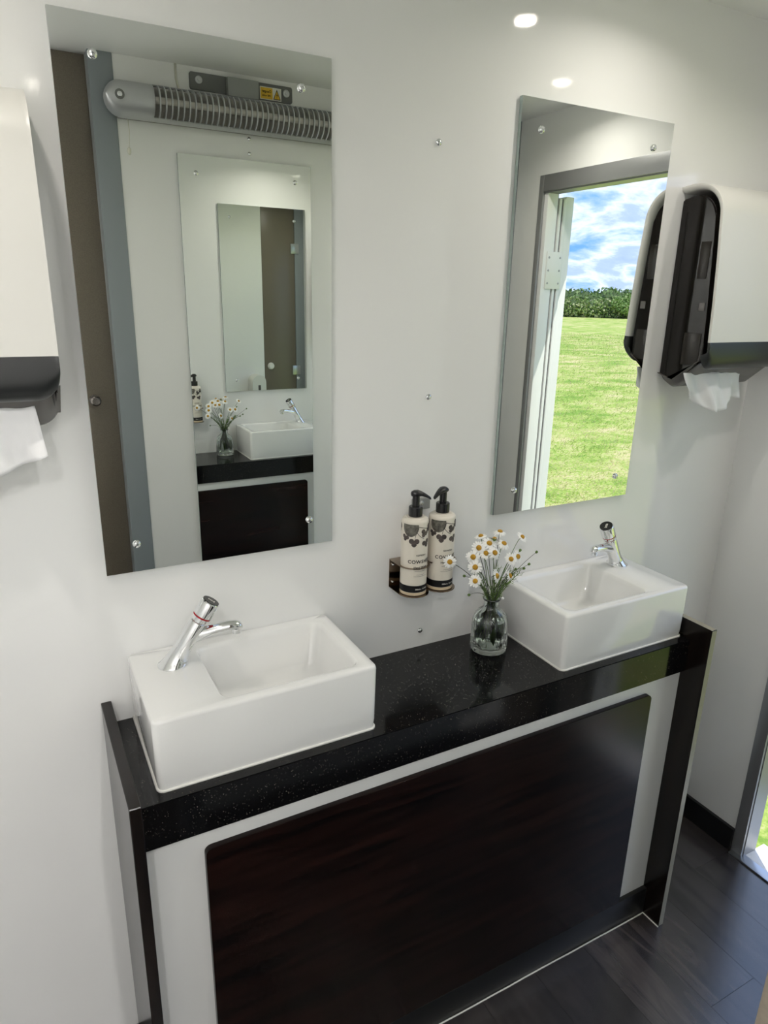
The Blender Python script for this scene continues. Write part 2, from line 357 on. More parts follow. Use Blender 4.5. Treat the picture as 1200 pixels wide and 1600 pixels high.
box('jamb_rib', XR + .060, XR + .072, y0, y0 + .020, 0.0, DZ - .02, 'white_metal', dj, bev=.002)
box('jamb_seal', XR + .072, XR + .080, y0, y0 + .014, 0.0, DZ - .02, 'rubber', dj)
box('jamb_edge', XR + .080, XR + .094, y0, y0 + .020, 0.0, DZ - .02, 'white_metal', dj, bev=.002)
dl = struct(bpy.data.objects.new('door_1', None)); C.objects.link(dl)
lf = box('door_leaf', XR + .098, XR + .136, DY1 - .70, DY1 + .012, -0.01, DZ - .01, 'white_metal', dl, bev=.003)
for zz in (1.70, 0.35):
    hg = box('hinge', XR + .020, XR + .092, y0 + .020, y0 + .024, zz - .065, zz + .065, 'white_metal', dl, bev=.001)
    for px in (.030, .082):
        for pz in (-.045, 0, .045):
            bm = bmesh.new(); lathe(bm, [(.0042, 0), (.003, .0015)], (XR + px, y0 + .024, zz + pz), (0, 1, 0), 12); s = obj('hinge_screw', bm, 'alu', None, True, 40); setp(s, hg)
box('handle', XR + .136, XR + .15, DY1 - .66, DY1 - .64, 0.95, 1.10, 'black_plastic', dl, bev=.004)
# sill and outside step
sill = struct(bpy.data.objects.new('trim_5', None)); C.objects.link(sill)
box('sill_nosing', XR - .022, XR + .012, DY1, DY0 + .028, 0.0, 0.006, 'steel', sill, bev=.002)
box('sill_plate', XR + .012, XR + .11, DY1, DY0, -0.02, 0.002, 'white_metal', sill, bev=.002)
st = thing('entrance_step', 'galvanised metal step platform with handrail outside the open door', 'step', (1.34, -0.6, -0.55))
box('tread', 1.345, 1.80, -0.95, -0.22, -0.22, -0.19, 'galv', st, bev=.004)
for a in ((1.36, -0.94), (1.36, -0.26), (1.77, -0.94), (1.77, -0.26)):
    box('leg', a[0] - .015, a[0] + .015, a[1] - .015, a[1] + .015, -0.55, -0.22, 'galv', st)
bm = bmesh.new(); tube(bm, [(1.40, -0.235, -0.19), (1.40, -0.235, 0.62)] + bez((1.40, -.235, .62), (1.40, -.235, .70), (1.48, -.235, .70), 6)[1:] + [(1.80, -.235, .46)], .018, 12)
obj('handrail', bm, 'white_metal', st, True)

struct(box('added_canopy', XR + .06, XR + .24, -1.05, -0.12, 2.0, 2.02, 'white_metal', bev=.004))   # added canopy, out of view, keeps the sun off the facing wall
# baseboards
def base(name, a):
    o = struct(box(name, *a, 'black_skirt', bev=.002)); return o
base('baseboard_right', (XR - .012, XR, DY0 + .032, 0.0, 0.0, 0.077))
b2 = base('baseboard_back', (0.8173, XR - .012, -0.012, 0.0, 0.0, 0.077))
base('baseboard_back_left', (XL, -0.4825, -0.012, 0.0, 0.0, 0.077)).name = 'baseboard_back.001'
base('baseboard_front', (-0.196, 0.942, YF, YF + .012, 0.0, 0.077))
base('baseboard_left', (XL, XL + .012, YB, -0.012, 0.0, 0.077))

# ------------------------------------------------------------------ screws and mirrors
def screw_bm(bm, x, y, z, s, r=.0068):
    lathe(bm, [(r * .9, 0), (r, .0012), (r * .93, .0032), (r * .6, .0048), (r * .22, .0053)], (x, y, z), (0, s, 0), 20)
    lathe(bm, [(r * .2, .0052), (r * .2, .0056)], (x, y, z), (0, s, 0), 10)
def mirror(name, label, x0, x1, z0, z1, yfront, yback, s, screws):
    rt = thing(name, label, 'mirror', ((x0 + x1) / 2, yback, z0))
    bm = bmesh.new(); fs = bx(bm, x0, x1, min(yfront, yback), max(yfront, yback), z0, z1, 1)
    for f in fs:
        f.normal_update()
    for f in fs:
        c = f.calc_center_median()
        if abs(c.y - yfront) < 1e-6: f.material_index = 0
    g = obj('mirror_glass', bm, ['mirror', 'mirror_edge']); setp(g, rt)
    for x, z in screws:
        bm = bmesh.new(); screw_bm(bm, x, yfront, z, s); setp(obj('screw', bm, 'chrome', None, True, 50), rt)
    return rt
M1 = (-0.4496, -0.023, 1.1309, 1.9753); M2 = (0.377, 0.7972, 1.1309, 1.9753)
mirror('wall_mirror', 'frameless rectangular mirror reflecting the silver heater, beside left towel dispenser', *M1, -0.0096, -0.001, -1, [(-.395, 1.925), (-.077, 1.925), (-.396, 1.182), (-.072, 1.182)])
mirror('wall_mirror', 'frameless rectangular mirror reflecting the open doorway and field', *M2, -0.0096, -0.001, -1, [(.429, 1.922), (.742, 1.922), (.433, 1.184), (.752, 1.184)])
mirror('wall_mirror', 'tall frameless mirror on the facing wall below the heater', -0.0368, 0.3838, 0.42, 1.9865, -1.0819, YF + .001, 1, [(.015, 1.937), (.330, 1.937), (.015, .475), (.330, .475)])
for (x, z, lab) in ((.197, 1.876, 'small chrome wall screw high between the two mirrors'), (.197, 1.408, 'small chrome wall screw above the two soap bottles'), (.200, .876, 'small chrome wall screw just above the black worktop')):
    bm = bmesh.new(); screw_bm(bm, 0, 0, 0, -1, .0065); o = obj('wall_screw', bm, 'chrome', None, True, 50); o.location = (x, 0, z); tag(o, lab, 'screw', 'screws on the white walls')
for z, lab in ((2.047, 'small chrome wall screw just under the silver heater'), (2.006, 'small chrome wall screw just above the tall facing mirror')):
    bm = bmesh.new(); screw_bm(bm, 0, 0, 0, 1, .006); o = obj('wall_screw', bm, 'chrome', None, True, 50); o.location = (.185, YF, z); tag(o, lab, 'screw', 'screws on the white walls')

# ------------------------------------------------------------------ vanity
HC, DC = 0.8356, -0.2585
va = thing('vanity_unit', 'dark wood and white vanity cabinet under the black worktop', 'cabinet', (0.17, -0.13, 0))
def end_panel(x0, x1):
    bm = bmesh.new(); fs = bx(bm, x0, x1, -0.3112, -0.001, 0.0, 0.8823)
    bmesh.ops.bevel(bm, geom=bm.edges[:], offset=.0012, segments=1, affect='EDGES')
    for f in bm.faces:
        c = f.calc_center_median(); f.normal_update()
        if f.normal.y < -.9 or f.normal.z > .9: f.material_index = 1
    return bm
o = obj('end_panel', end_panel(-0.4825, -0.4645), ['wenge_v', 'wenge_v']); setp(o, va)
o = obj('end_panel', end_panel(0.7990, 0.8173), ['wenge_v', 'panel_edge']); setp(o, va)
box('front_board', -0.4645, 0.799, -0.247, -0.229, 0.0, 0.751, 'board', va)
bm = bmesh.new()
pts = rrect(-0.366, 0.695, 0.083, 0.7145, 0.012, 4)
loft(bm, [[(x, -0.247, z) for x, z in pts], [(x, -0.257, z) for x, z in pts], [(x * .9995 + .0001, -0.2585, (z - .4) * .998 + .4) for x, z in pts]])
o = obj('front_panel', bm, 'wenge', None, True, 30); o['label'] = 'dark brown wood panel'; setp(o, va)
box('plinth', -0.4645, 0.799, -0.259, -0.247, 0.0, 0.0845, 'black_skirt', va, bev=.0015)
bm = bmesh.new()
pp = [(-.4645 + i * .05, -.2605 - random.uniform(0, .0016), .0008) for i in range(26)]
tube(bm, pp + [(.797, -.2605, .0008), (.7975, -.312, .0008)], .0018, 6); setp(obj('sealant_bead', bm, 'sealant', None, True), va)

bm = bmesh.new()
prof = [(0, HC), (DC, HC), (DC, 0.751), (DC + .022, 0.751), (DC + .022, HC - .03), (0, HC - .03)]
extrude_poly(bm, [(-0.4643, y - .0005, z) for y, z in prof], (0.799 - .0004 + .4643, 0, 0))
ed = [e_ for e_ in bm.edges if abs(e_.verts[0].co.y - DC + .0005) < 1e-4 and abs(e_.verts[1].co.y - DC + .0005) < 1e-4 and abs(e_.verts[0].co.x - e_.verts[1].co.x) > .5]
bmesh.ops.bevel(bm, geom=ed, offset=.0015, segments=2, affect='EDGES')
tag(obj('granite_worktop', bm, 'granite', None, True, 35), 'polished black speckled granite worktop under both basins', 'worktop')

# ------------------------------------------------------------------ basins and taps
def basin(x0, x1, tapside, label):
    y0, y1, z0, z1 = -0.237, -0.0008, HC, 0.9675
    W_ = x1 - x0; deck = W_ * 0.300; rim = 0.026
    bx0, bx1 = (x0 + deck, x1 - rim) if tapside < 0 else (x0 + rim, x1 - deck)
    by0, by1 = y0 + .022, y1 - .022
    rt = thing('wash_basin', label, 'basin', ((x0 + x1) / 2, -0.118, HC))
    bm = bmesh.new(); n = 6
    def ring(a0, a1, b0, b1, z, r): return [(x, y, z) for x, y in rrect(a0, a1, b0, b1, r, n)]
    R = [ring(x0 + .003, x1 - .003, y0 + .003, y1, z0 + .0005, .010), ring(x0 + .001, x1 - .001, y0 + .001, y1, z0 + .02, .011), ring(x0, x1, y0, y1, z1 - .006, .011), ring(x0 + .0012, x1 - .0012, y0 + .0012, y1, z1 - .0022, .0105),
         ring(x0 + .0035, x1 - .0035, y0 + .0035, y1 - .001, z1, .009),
         ring(bx0 - .003, bx1 + .003, by0 - .003, by1 + .003, z1 - .0003, .022), ring(bx0, bx1, by0, by1, z1 - .003, .021),
         ring(bx0 + .003, bx1 - .003, by0 + .003, by1 - .003, z1 - .012, .020), ring(bx0 + .012, bx1 - .012, by0 + .012, by1 - .012, z0 + .050, .024),
         ring(bx0 + .020, bx1 - .020, by0 + .020, by1 - .020, z0 + .040, .026), ring(bx0 + .040, bx1 - .040, by0 + .040, by1 - .040, z0 + .0355, .02)]
    loft(bm, R)
    setp(obj('basin_body', bm, 'ceramic', None, True, 60), rt)
    xc = (bx0 + bx1) / 2 + tapside * .05; yc = (by0 + by1) / 2
    bm = bmesh.new(); lathe(bm, [(.026, 0), (.026, .0015), (.022, .003), (.017, .0025), (.016, .001)], (xc, yc, z0 + .0355)); setp(obj('drain', bm, 'chrome', None, True, 40), rt)
    bm = bmesh.new(); pts = rrect(x0 + .0015, x1 - .0015, y0 + .0015, y1 + .012, .011, 5)
    pts = [(x, min(y, -.002), z0 + .0014) for x, y in pts]; pts.append(pts[0]); tube(bm, pts, .0026, 6, cap=False); setp(obj('sealant_bead', bm, 'sealant', None, True), rt)
    return rt
basin(-0.430, -0.034, -1, 'white rectangular ceramic basin near the left end panel, no flowers beside it')
basin(0.4172, 0.7965, 1, 'white rectangular ceramic basin beside the glass vase of daisies')

def tap(bx_, by_, s, label):
    z0 = 0.9675; B = Vector((bx_, by_, z0)); ax = Vector((.072 * s, -.016, .118)); L = ax.length; a = ax.normalized(); up = Vector((0, 0, 1))
    rt = thing('push_tap', label, 'tap', B, 'chrome push taps')
    def ring(tt, r, k, n=32):
        nr = up.lerp(a, k).normalized(); c = B + a * tt if k > 0 else B + up * tt
        return circ(c, r, n, nr, (0, 1, 0))
    bm = bmesh.new()
    loft(bm, [ring(0, .0262, 0), ring(.0015, .0265, 0), ring(.005, .0250, .05), ring(.011, .0215, .25), ring(.018, .0185, .6), ring(.027, .0165, .9), ring(.036, .0158, 1), ring(.093, .0158, 1), ring(.0945, .0152, 1), ring(.0950, .0140, 1)])
    setp(obj('body', bm, 'chrome', None, True, 50), rt)
    bm = bmesh.new(); loft(bm, [ring(.0945, .0130, 1), ring(.105, .0130, 1)]); setp(obj('neck', bm, 'chrome', None, True, 50), rt)
    bm = bmesh.new(); loft(bm, [ring(.1045, .0166, 1), ring(.1075, .0168, 1)]); o = obj('colour_ring', bm, 'red', None, True, 50); o['label'] = 'red ring'; ring_o = o
    bm = bmesh.new(); loft(bm, [ring(.1073, .0160, 1), ring(.1080, .0172, 1), ring(L - .0045, .0172, 1), ring(L - .003, .0166, 1), ring(L - .002, .0158, 1)]); btn = obj('push_button', bm, 'chrome', None, True, 50); setp(btn, rt); setp(ring_o, btn)
    bm = bmesh.new(); loft(bm, [ring(L - .0021, .0150, 1), ring(L - .0010, .0150, 1)]); cap = obj('button_cap', bm, 'black_plastic', None, True, 50); cap['label'] = 'black cap'; setp(cap, btn)
    # lettering on the cap
    tb = text_bm('inta', .0092)
    u = Vector((-s * 1.0, .55, 0)); u = (u - a * u.dot(a)).normalized(); v = a.cross(u)
    c = B + a * (L - .0008)
    for q_ in tb.verts: x, y = q_.co.x, q_.co.y - .003; q_.co = c + u * x + v * y
    o = obj('cap_lettering', tb, 'sticker_white'); setp(o, btn)
    # spout
    bm = bmesh.new(); S0 = B + a * .066; hd = Vector((s * .97, -.23, 0)).normalized(); side = hd.cross(up)
    rings = []
    for d, dz, ry, rz in ((-.004, -.004, .0120, .0150), (.020, .000, .0125, .0125), (.045, .007, .0122, .0098), (.065, .0105, .0120, .0088), (.078, .0105, .0112, .0084), (.0855, .0090, .0092, .0074), (.0895, .0070, .0060, .0050), (.0908, .0055, .0022, .002)):
        c = S0 + hd * d + up * dz
        rings.append([c + side * ry * math.cos(2 * PI * k / 24) + up * rz * math.sin(2 * PI * k / 24) for k in range(24)])
    loft(bm, rings)
    oc = S0 + hd * .079 + up * .004
    sp_ = obj('spout', bm, 'chrome', None, True, 60); setp(sp_, rt)
    bm = bmesh.new(); lathe(bm, [(.0085, 0), (.0085, -.009), (.0065, -.009), (.0062, -.005)], oc, (0, 0, 1), 20); setp(obj('outlet', bm, 'chrome', None, True, 40), sp_)
    return rt
tap(-0.362, -0.070, 1, 'chrome push tap on the basin near the left end panel')
tap(0.742, -0.060, -1, 'chrome push tap on the basin beside the vase of daisies')

# ------------------------------------------------------------------ soap bottles and holder
BY = -0.045; BXS = (0.150, 0.2165); BR = 0.0285; BZ = 1.0015
hd_ = thing('bottle_holder', 'bronze steel wall bracket holding two soap bottles', 'holder', (0.185, 0, 1.0))
def lobes(z, th, holes=None, pad=.006):
    bm = bmesh.new(); pts = []
    r = BR + pad
    x0, x1 = BXS[0] - r, BXS[1] + r
    pts.append((x1, -.0005)); pts.append((x0, -.0005))
    def arc(cx_, a0, a1, n=14):
        for k in range(n + 1):
            a = math.radians(a0 + (a1 - a0) * k / n); pts.append((cx_ + r * math.cos(a), BY + r * math.sin(a)))
    half = (BXS[1] - BXS[0]) / 2; am = math.degrees(math.acos(half / r)) if half < r else 0
    arc(BXS[0], 180, 360 - am); arc(BXS[1], 180 + am, 360)
    if not holes:
        extrude_poly(bm, [(x, y, z) for x, y in pts], (0, 0, th)); return bm
    ov = [bm.verts.new((x, y, z)) for x, y in pts]
    es = [bm.edges.new((ov[k], ov[(k + 1) % len(ov)])) for k in range(len(ov))]
    for cx_ in BXS:
        hv = [bm.verts.new(p) for p in circ((cx_, BY, z), BR + .0012, 28)]
        es += [bm.edges.new((hv[k], hv[(k + 1) % 28])) for k in range(28)]
    bmesh.ops.triangle_fill(bm, use_beauty=True, use_dissolve=False, edges=es)
    r_ = bmesh.ops.extrude_face_region(bm, geom=bm.faces[:]); bmesh.ops.translate(bm, vec=(0, 0, th), verts=[v for v in r_['geom'] if isinstance(v, bmesh.types.BMVert)])
    return bm
setp(obj('tray', lobes(1.0, .0013), 'bronze'), hd_)
setp(obj('retaining_plate', lobes(1.0640, .0013, True), 'bronze'), hd_)
box('back_plate', BXS[0] - BR - .006, BXS[1] + BR + .006, -.0018, -.0004, 1.0013, 1.0640, 'bronze', hd_)
box('lock_plate', .166, .206, -.012, -.0004, 1.170, 1.194, 'bracket_light', hd_, bev=.002)
for x, z in ((.123, 1.012), (.123, 1.052), (.2435, 1.012), (.2435, 1.052)):
    bm = bmesh.new(); screw_bm(bm, x, -.0018, z, -1, .0028); setp(obj('screw', bm, 'chrome', None, True, 50), hd_)
bm = bmesh.new(); screw_bm(bm, .183, -.012, 1.186, -1, .005); setp(obj('screw', bm, 'chrome', None, True, 50), hd_)

def bottle(cx_, label, nozzle_dir, line3):
    rt = thing('soap_bottle', label, 'bottle', (cx_, BY, BZ), 'cream pump bottles in the wall bracket')
    Z = lambda h: BZ + h
    bm = bmesh.new(); lathe(bm, [(BR - .003, 0), (BR - .0005, .0025), (BR, .0065), (BR, .1600), (BR - .0006, .1630), (BR - .0025, .1655), (BR - .0055, .1668), (BR - .0075, .1672), (BR - .0085, .1690), (.014, .1695)], (cx_, BY, BZ), n=48)
    shell_ = obj('bottle_body', bm, 'bottle', None, True, 50); setp(shell_, rt)
    def ringband(name, z0, z1, m, dr=.00025):
        bm = bmesh.new(); lathe(bm, [(BR + dr, z0), (BR + dr, z1)], (cx_, BY, BZ), n=48, cap0=False, cap1=False); o = obj(name, bm, m, None, True); setp(o, shell_); return o
    ringband('foot_band', .0015, .0075, 'bottle_base'); ringband('black_band', .0080, .0235, 'ink')
    def wrap(x, h, dr=.0003):
        th = x / BR; r = BR + dr; return Vector((cx_ + r * math.sin(th), BY - r * math.cos(th), BZ + h))
    def print_text(body, size, h, m='ink', x0=0.0, sp_=1.0):
        tb = text_bm(body, size, 'CENTER', sp_)
        bmesh.ops.subdivide_edges(tb, edges=[e_ for e_ in tb.edges if e_.calc_length() > .004], cuts=1)
        for v in tb.verts: v.co = wrap(v.co.x + x0, h + v.co.y, .00045)
        setp(obj('lettering', tb, m), shell_)
    print_text('REFRESH', .0050, .0900, sp_=1.15); print_text('COWSHED', .0105, .0740, sp_=1.12); print_text(line3, .0062, .0630, sp_=1.05)
    for h, wd in ((.0560, .026), (.0480, .018), (.0445, .030)):
        bm = bmesh.new(); n = 14
        loft(bm, [[wrap(-wd / 2 + wd * k / n, h), wrap(-wd / 2 + wd * k / n, h + .0006)] for k in range(n + 1)], False, False, closed=False); setp(obj('printed_line', bm, 'ink_leaf'), shell_)
    print_text('300ml e  10.14 fl.oz', .0042, .0140, 'ink_white', x0=.006)
    def blob(name, outline, m, dr=.0003):
        cxx = sum(p[0] for p in outline) / len(outline); czz = sum(p[1] for p in outline) / len(outline)
        bm = bmesh.new(); R_ = []
        for f in (1, .75, .5, .25): R_.append([wrap(cxx + (x - cxx) * f, czz + (z - czz) * f, dr) for x, z in outline])
        loft(bm, R_, False, True); setp(obj(name, bm, m), shell_)
    def ell(cx0, cz0, a, b, rot=0, n=18, zmax=.1585):
        rr = math.radians(rot); o_ = []
        for k in range(n):
            t_ = 2 * PI * k / n; x, z = a * math.cos(t_), b * math.sin(t_); o_.append((cx0 + x * math.cos(rr) - z * math.sin(rr), min(zmax, cz0 + x * math.sin(rr) + z * math.cos(rr))))
        return o_
    def leaf(cx0, cz0, s, rot, m='ink_leaf'):
        out_ = []
        for k in range(40):
            t_ = 2 * PI * k / 40; r = s * (0.42 + 0.62 * abs(math.cos(1.5 * (t_ - PI / 2))) ** .8) * (1.0 if math.sin(t_) < .75 else .8)
            a = t_ + math.radians(rot); out_.append((cx0 + r * math.cos(a), min(.1583, cz0 + r * math.sin(a))))
        blob('printed_leaf', out_, m, .00035)
    blob('printed_fruit', ell(-.0245, .152, .0175, .0200), 'ink_grey')
    leaf(-.0165, .1195, .0115, 180); leaf(-.036, .1285, .0085, 165); leaf(.0115, .1165, .0105, 200); leaf(.006, .1385, .0100, 150); leaf(.020, .147, .0105, 120)
    leaf(.040, .143, .012, 60); leaf(-.060, .146, .012, 190); leaf(.062, .135, .010, 160)
    def stroke(pts, wd, m='ink', dr=.0004):
        bm = bmesh.new(); R_ = []
        for i, (x, z) in enumerate(pts):
            x2, z2 = pts[min(i + 1, len(pts) - 1)]; x1, z1 = pts[max(i - 1, 0)]; d = Vector((x2 - x1, z2 - z1)).normalized(); n_ = Vector((-d.y, d.x)) * wd / 2
            R_.append([wrap(x + n_.x, z + n_.y, dr), wrap(x - n_.x, z - n_.y, dr)])
        loft(bm, R_, False, False, closed=False); setp(obj('printed_stalk', bm, m), shell_)
    def q2(a, b, c, n=10): return [((1 - s_) ** 2 * a[0] + 2 * s_ * (1 - s_) * b[0] + s_ * s_ * c[0], (1 - s_) ** 2 * a[1] + 2 * s_ * (1 - s_) * b[1] + s_ * s_ * c[1]) for s_ in (k / n for k in range(n + 1))]
    stroke(q2((-.008, .152), (-.013, .140), (-.0150, .128)), .0008); stroke(q2((-.008, .154), (.006, .150), (.020, .147)), .0012); stroke(q2((-.011, .142), (-.004, .131), (.005, .128)), .0010); stroke(q2((.005, .128), (.012, .130), (.018, .142)), .0013, 'ink_white', .0005)
    # pump
    bm = bmesh.new(); n = 40; prof = [(.0140, .1700), (.0142, .1720), (.0142, .1890), (.0132, .1905), (.0080, .1910)]
    rings = []
    for r, h in prof: rings.append([(cx_ + (r + (.0004 if (k % 2 and r > .0138) else 0)) * math.cos(2 * PI * k / n), BY + (r + (.0004 if (k % 2 and r > .0138) else 0)) * math.sin(2 * PI * k / n), Z(h)) for k in range(n)])
    loft(bm, rings); setp(obj('pump_collar', bm, 'black_plastic', None, True, 35), rt)
    bm = bmesh.new(); lathe(bm, [(.0076, .1905), (.0076, .2130), (.0086, .2140)], (cx_, BY, BZ), n=24); setp(obj('pump_stem', bm, 'black_plastic', None, True, 40), rt)
    bm = bmesh.new(); dv = Vector((*nozzle_dir, 0)).normalized(); sd = Vector((-dv.y, dv.x, 0)); rings = []
    for d, z, wd, th in ((-.0110, .2165, .004, .003), (-.0095, .2168, .0075, .0050), (-.004, .2178, .0098, .0068), (.004, .2182, .0098, .0068), (.012, .2165, .0080, .0052), (.021, .2125, .0058, .0040), (.029, .2075, .0042, .0030), (.031, .2058, .0032, .0024)):
        c = Vector((cx_, BY, Z(z))) + dv * d
        rings.append([c + sd * wd * math.cos(2 * PI * k / 16) + Vector((0, 0, 1)) * th * math.sin(2 * PI * k / 16) for k in range(16)])
    loft(bm, rings); setp(obj('pump_head', bm, 'black_plastic', None, True, 60), rt)
bottle(BXS[0], 'cream soap pump bottle in bracket with its nozzle turned towards the other bottle', (0.93, -0.35), 'Hand Wash')
bottle(BXS[1], 'cream soap pump bottle in bracket nearer the daisies, nozzle turned outward', (-0.93, -0.36), 'Hand Wash')

# ------------------------------------------------------------------ vase and daisies
VX, VY = 0.337, -0.080
vs = thing('glass_vase', 'small ribbed clear glass bottle vase half full of water', 'vase', (VX, VY, HC))
def flute(prof, amp, n=72, lobes_=12):
    rings = []
    for r, h, f in prof:
        rings.append([(VX + (r + amp * f * math.cos(lobes_ * 2 * PI * k / n)) * math.cos(2 * PI * k / n), VY + (r + amp * f * math.cos(lobes_ * 2 * PI * k / n)) * math.sin(2 * PI * k / n), HC + .0006 + h) for k in range(n)])
    return rings
bm = bmesh.new()
outer = [(.034, 0, 0), (.0395, .002, .3), (.0415, .006, .6), (.0415, .012, 1), (.0400, .060, 1), (.0390, .074, 1), (.0355, .086, .9), (.028, .0955, .6), (.0205, .1015, .3), (.0172, .1065, .1), (.0165, .114, 0), (.0168, .120, 0), (.0195, .1235, 0), (.0200, .1255, 0), (.0190, .1272, 0)]
inner = [(.0160, .1265, 0), (.0140, .120, 0), (.0140, .108, 0), (.0180, .1000, 0), (.0255, .0938, .3), (.033, .0845, .5), (.0362, .073, .5), (.0370, .060, .5), (.0380, .016, .5), (.0345, .0125, .3), (.02, .012, 0)]
loft(bm, flute(outer + inner, .0011)); setp(obj('glass_body', bm, 'glass', None, True, 60), vs)
bm = bmesh.new(); wat = [(.02, .0122, 0), (.0344, .0127, .3), (.0379, .0165, .5), (.0369, .060, .5), (.0361, .073, .5), (.0352, .0765, .5)]
loft(bm, flute(wat, .0011)); setp(obj('water', bm, 'water', None, True, 60), vs)

FL = [[0.354, -0.07, 1.114], [0.31, -0.06, 1.107], [0.328, -0.085, 1.106], [0.311, -0.09, 1.1], [0.343, -0.1, 1.098], [0.418, -0.07, 1.092], [0.284, -0.09, 1.094], [0.296, -0.1, 1.083], [0.312, -0.11, 1.085], [0.263, -0.1, 1.08], [0.366, -0.1, 1.058], [0.393, -0.09, 1.056], [0.211, -0.09, 1.074], [0.259, -0.115, 1.063], [0.25, -0.13, 1.039], [0.314, -0.12, 1.035], [0.375, -0.09, 1.013]]
NB = [(.1, -.1, 1), (-.2, .1, 1), (.3, .2, .6), (-.1, -.5, .7), (.1, -.4, .7), (.25, -.5, .6), (-.3, -.7, .5), (-.1, -.7, .6), (.0, -.7, .5), (-.5, -.8, .4), (-.2, -.7, .5), (.25, -.8, .35), (-.5, -.8, .3), (-.4, -.8, .4), (-.4, -.9, .3), (.5, -.7, .3), (.5, -.5, .3)]
def petal_ring(bm, c, nr, r0, r1, n, droop, wd):
    nr = Vector(nr).normalized(); u = nr.orthogonal().normalized(); v = nr.cross(u)
    for k in range(n):
        a = 2 * PI * (k + random.uniform(-.18, .18)) / n; d = u * math.cos(a) + v * math.sin(a); s = nr.cross(d); L = (r1 - r0) * random.uniform(.85, 1.08); dr = droop * random.uniform(.5, 1.6)
        rows = []
        for f, wf in ((0, .45), (.35, .95), (.7, 1.0), (.92, .7), (1, .25)):
            p = Vector(c) + d * (r0 + L * f) - nr * (dr * L * f * f); w_ = wd * wf
            rows.append([bm.verts.new(p - s * w_), bm.verts.new(p + nr * .0004), bm.verts.new(p + s * w_)])
        for a_, b_ in zip(rows, rows[1:]):
            bm.faces.new((a_[0], a_[1], b_[1], b_[0])); bm.faces.new((a_[1], a_[2], b_[2], b_[1]))
def daisy(i, P_, nr):
    nr = Vector(nr).normalized(); P_ = Vector(P_)
    lab = {12: 'white daisy leaning far out of the vase in front of the soap bottle', 5: 'white daisy on a long bare stem stretching out towards the basin',
           0: 'topmost white daisy of the bunch in the vase', 14: 'lowest wide open white daisy of the bunch, on the soap bottle side'}.get(i, 'small white daisy with yellow centre on thin stem in the glass vase')
    rt = thing('daisy', lab, 'flower', P_, 'daisies in the glass vase')
    a = random.uniform(0, 2 * PI); foot = Vector((VX + .022 * math.cos(a), VY + .022 * math.sin(a), HC + .024 + random.uniform(0, .02)))
    neck = Vector((VX + .006 * math.cos(i * 2.4), VY + .006 * math.sin(i * 2.4), HC + .124))
    back = P_ - nr * .012; mid = neck.lerp(back, .5) + Vector((0, 0, .022)) + Vector((random.uniform(-.006, .006), random.uniform(-.006, .006), 0))
    bm = bmesh.new(); pts = bez(foot, foot.lerp(neck, .6), neck, 6) + bez(neck, mid, back, 9)[1:] + [P_ - nr * .002]
    tube(bm, pts, .0010, 6, .0007); stem_o = obj('stem', bm, 'stem' if i % 3 else 'stem_dark', None, True); setp(stem_o, rt)
    bm = bmesh.new(); sc_ = random.uniform(.9, 1.1)
    rings = [circ(P_ + nr * h, r * sc_, 14, nr) for r, h in ((.0046, -.0012), (.0058, .0003), (.0056, .0020), (.0044, .0036), (.0022, .0046), (.0004, .0049))]
    loft(bm, rings); setp(obj('flower_disc', bm, 'disc', None, True), rt)
    bm = bmesh.new(); petal_ring(bm, P_, nr, .0048 * sc_, .0152 * sc_, 15, .12 if i % 4 else .5, .0021); setp(obj('petals', bm, 'petal', None, True), rt)
    bm = bmesh.new(); loft(bm, [circ(P_ - nr * h, r, 10, nr) for r, h in ((.0010, .0050), (.0036, .0032), (.0050, .0008))]); setp(obj('calyx', bm, 'leaf', None, True), stem_o)
for i, (p_, n_) in enumerate(zip(FL, NB)): daisy(i, p_, n_)
BD = [[0.45, -0.085, 1.055], [0.431, -0.085, 1.029], [0.417, -0.085, 1.021], [0.393, -0.085, 1.023], [0.255, -0.085, 1.032], [0.271, -0.085, 0.985], [0.402, -0.085, 1.067], [0.369, -0.085, 0.992], [0.385, -0.085, 1.011], [0.355, -0.095, 0.965]]
for i, p_ in enumerate(BD):
    P_ = Vector(p_); rt = thing('daisy_bud', {9: 'small white bud resting at the neck of the vase', 5: 'lowest green bud drooping beside the vase neck'}.get(i, 'closed green daisy bud on a wiry stem in the vase'), 'flower bud', P_, 'daisy buds in the glass vase')
    neck = Vector((VX + .007 * math.cos(i * 1.9), VY + .007 * math.sin(i * 1.9), HC + .124)); foot = Vector((VX + .015 * math.cos(i * 2.2), VY + .015 * math.sin(i * 2.2), HC + .035))
    mid = neck.lerp(P_, .45) + Vector((0, 0, .02)); bm = bmesh.new(); pts = bez(foot, foot.lerp(neck, .5), neck, 4) + bez(neck, mid, P_, 8)[1:]
    tube(bm, pts, .0008, 6, .0005); setp(obj('stem', bm, 'stem_dark', None, True), rt)
    d = (pts[-1] - pts[-2]).normalized(); bm = bmesh.new(); lathe(bm, [(.0006, -.003), (.0026, -.001), (.0032, .0012), (.0026, .0034), (.0008, .0042)], P_, d, 10); setp(obj('bud', bm, 'petal' if i == 9 else 'stem', None, True), rt)
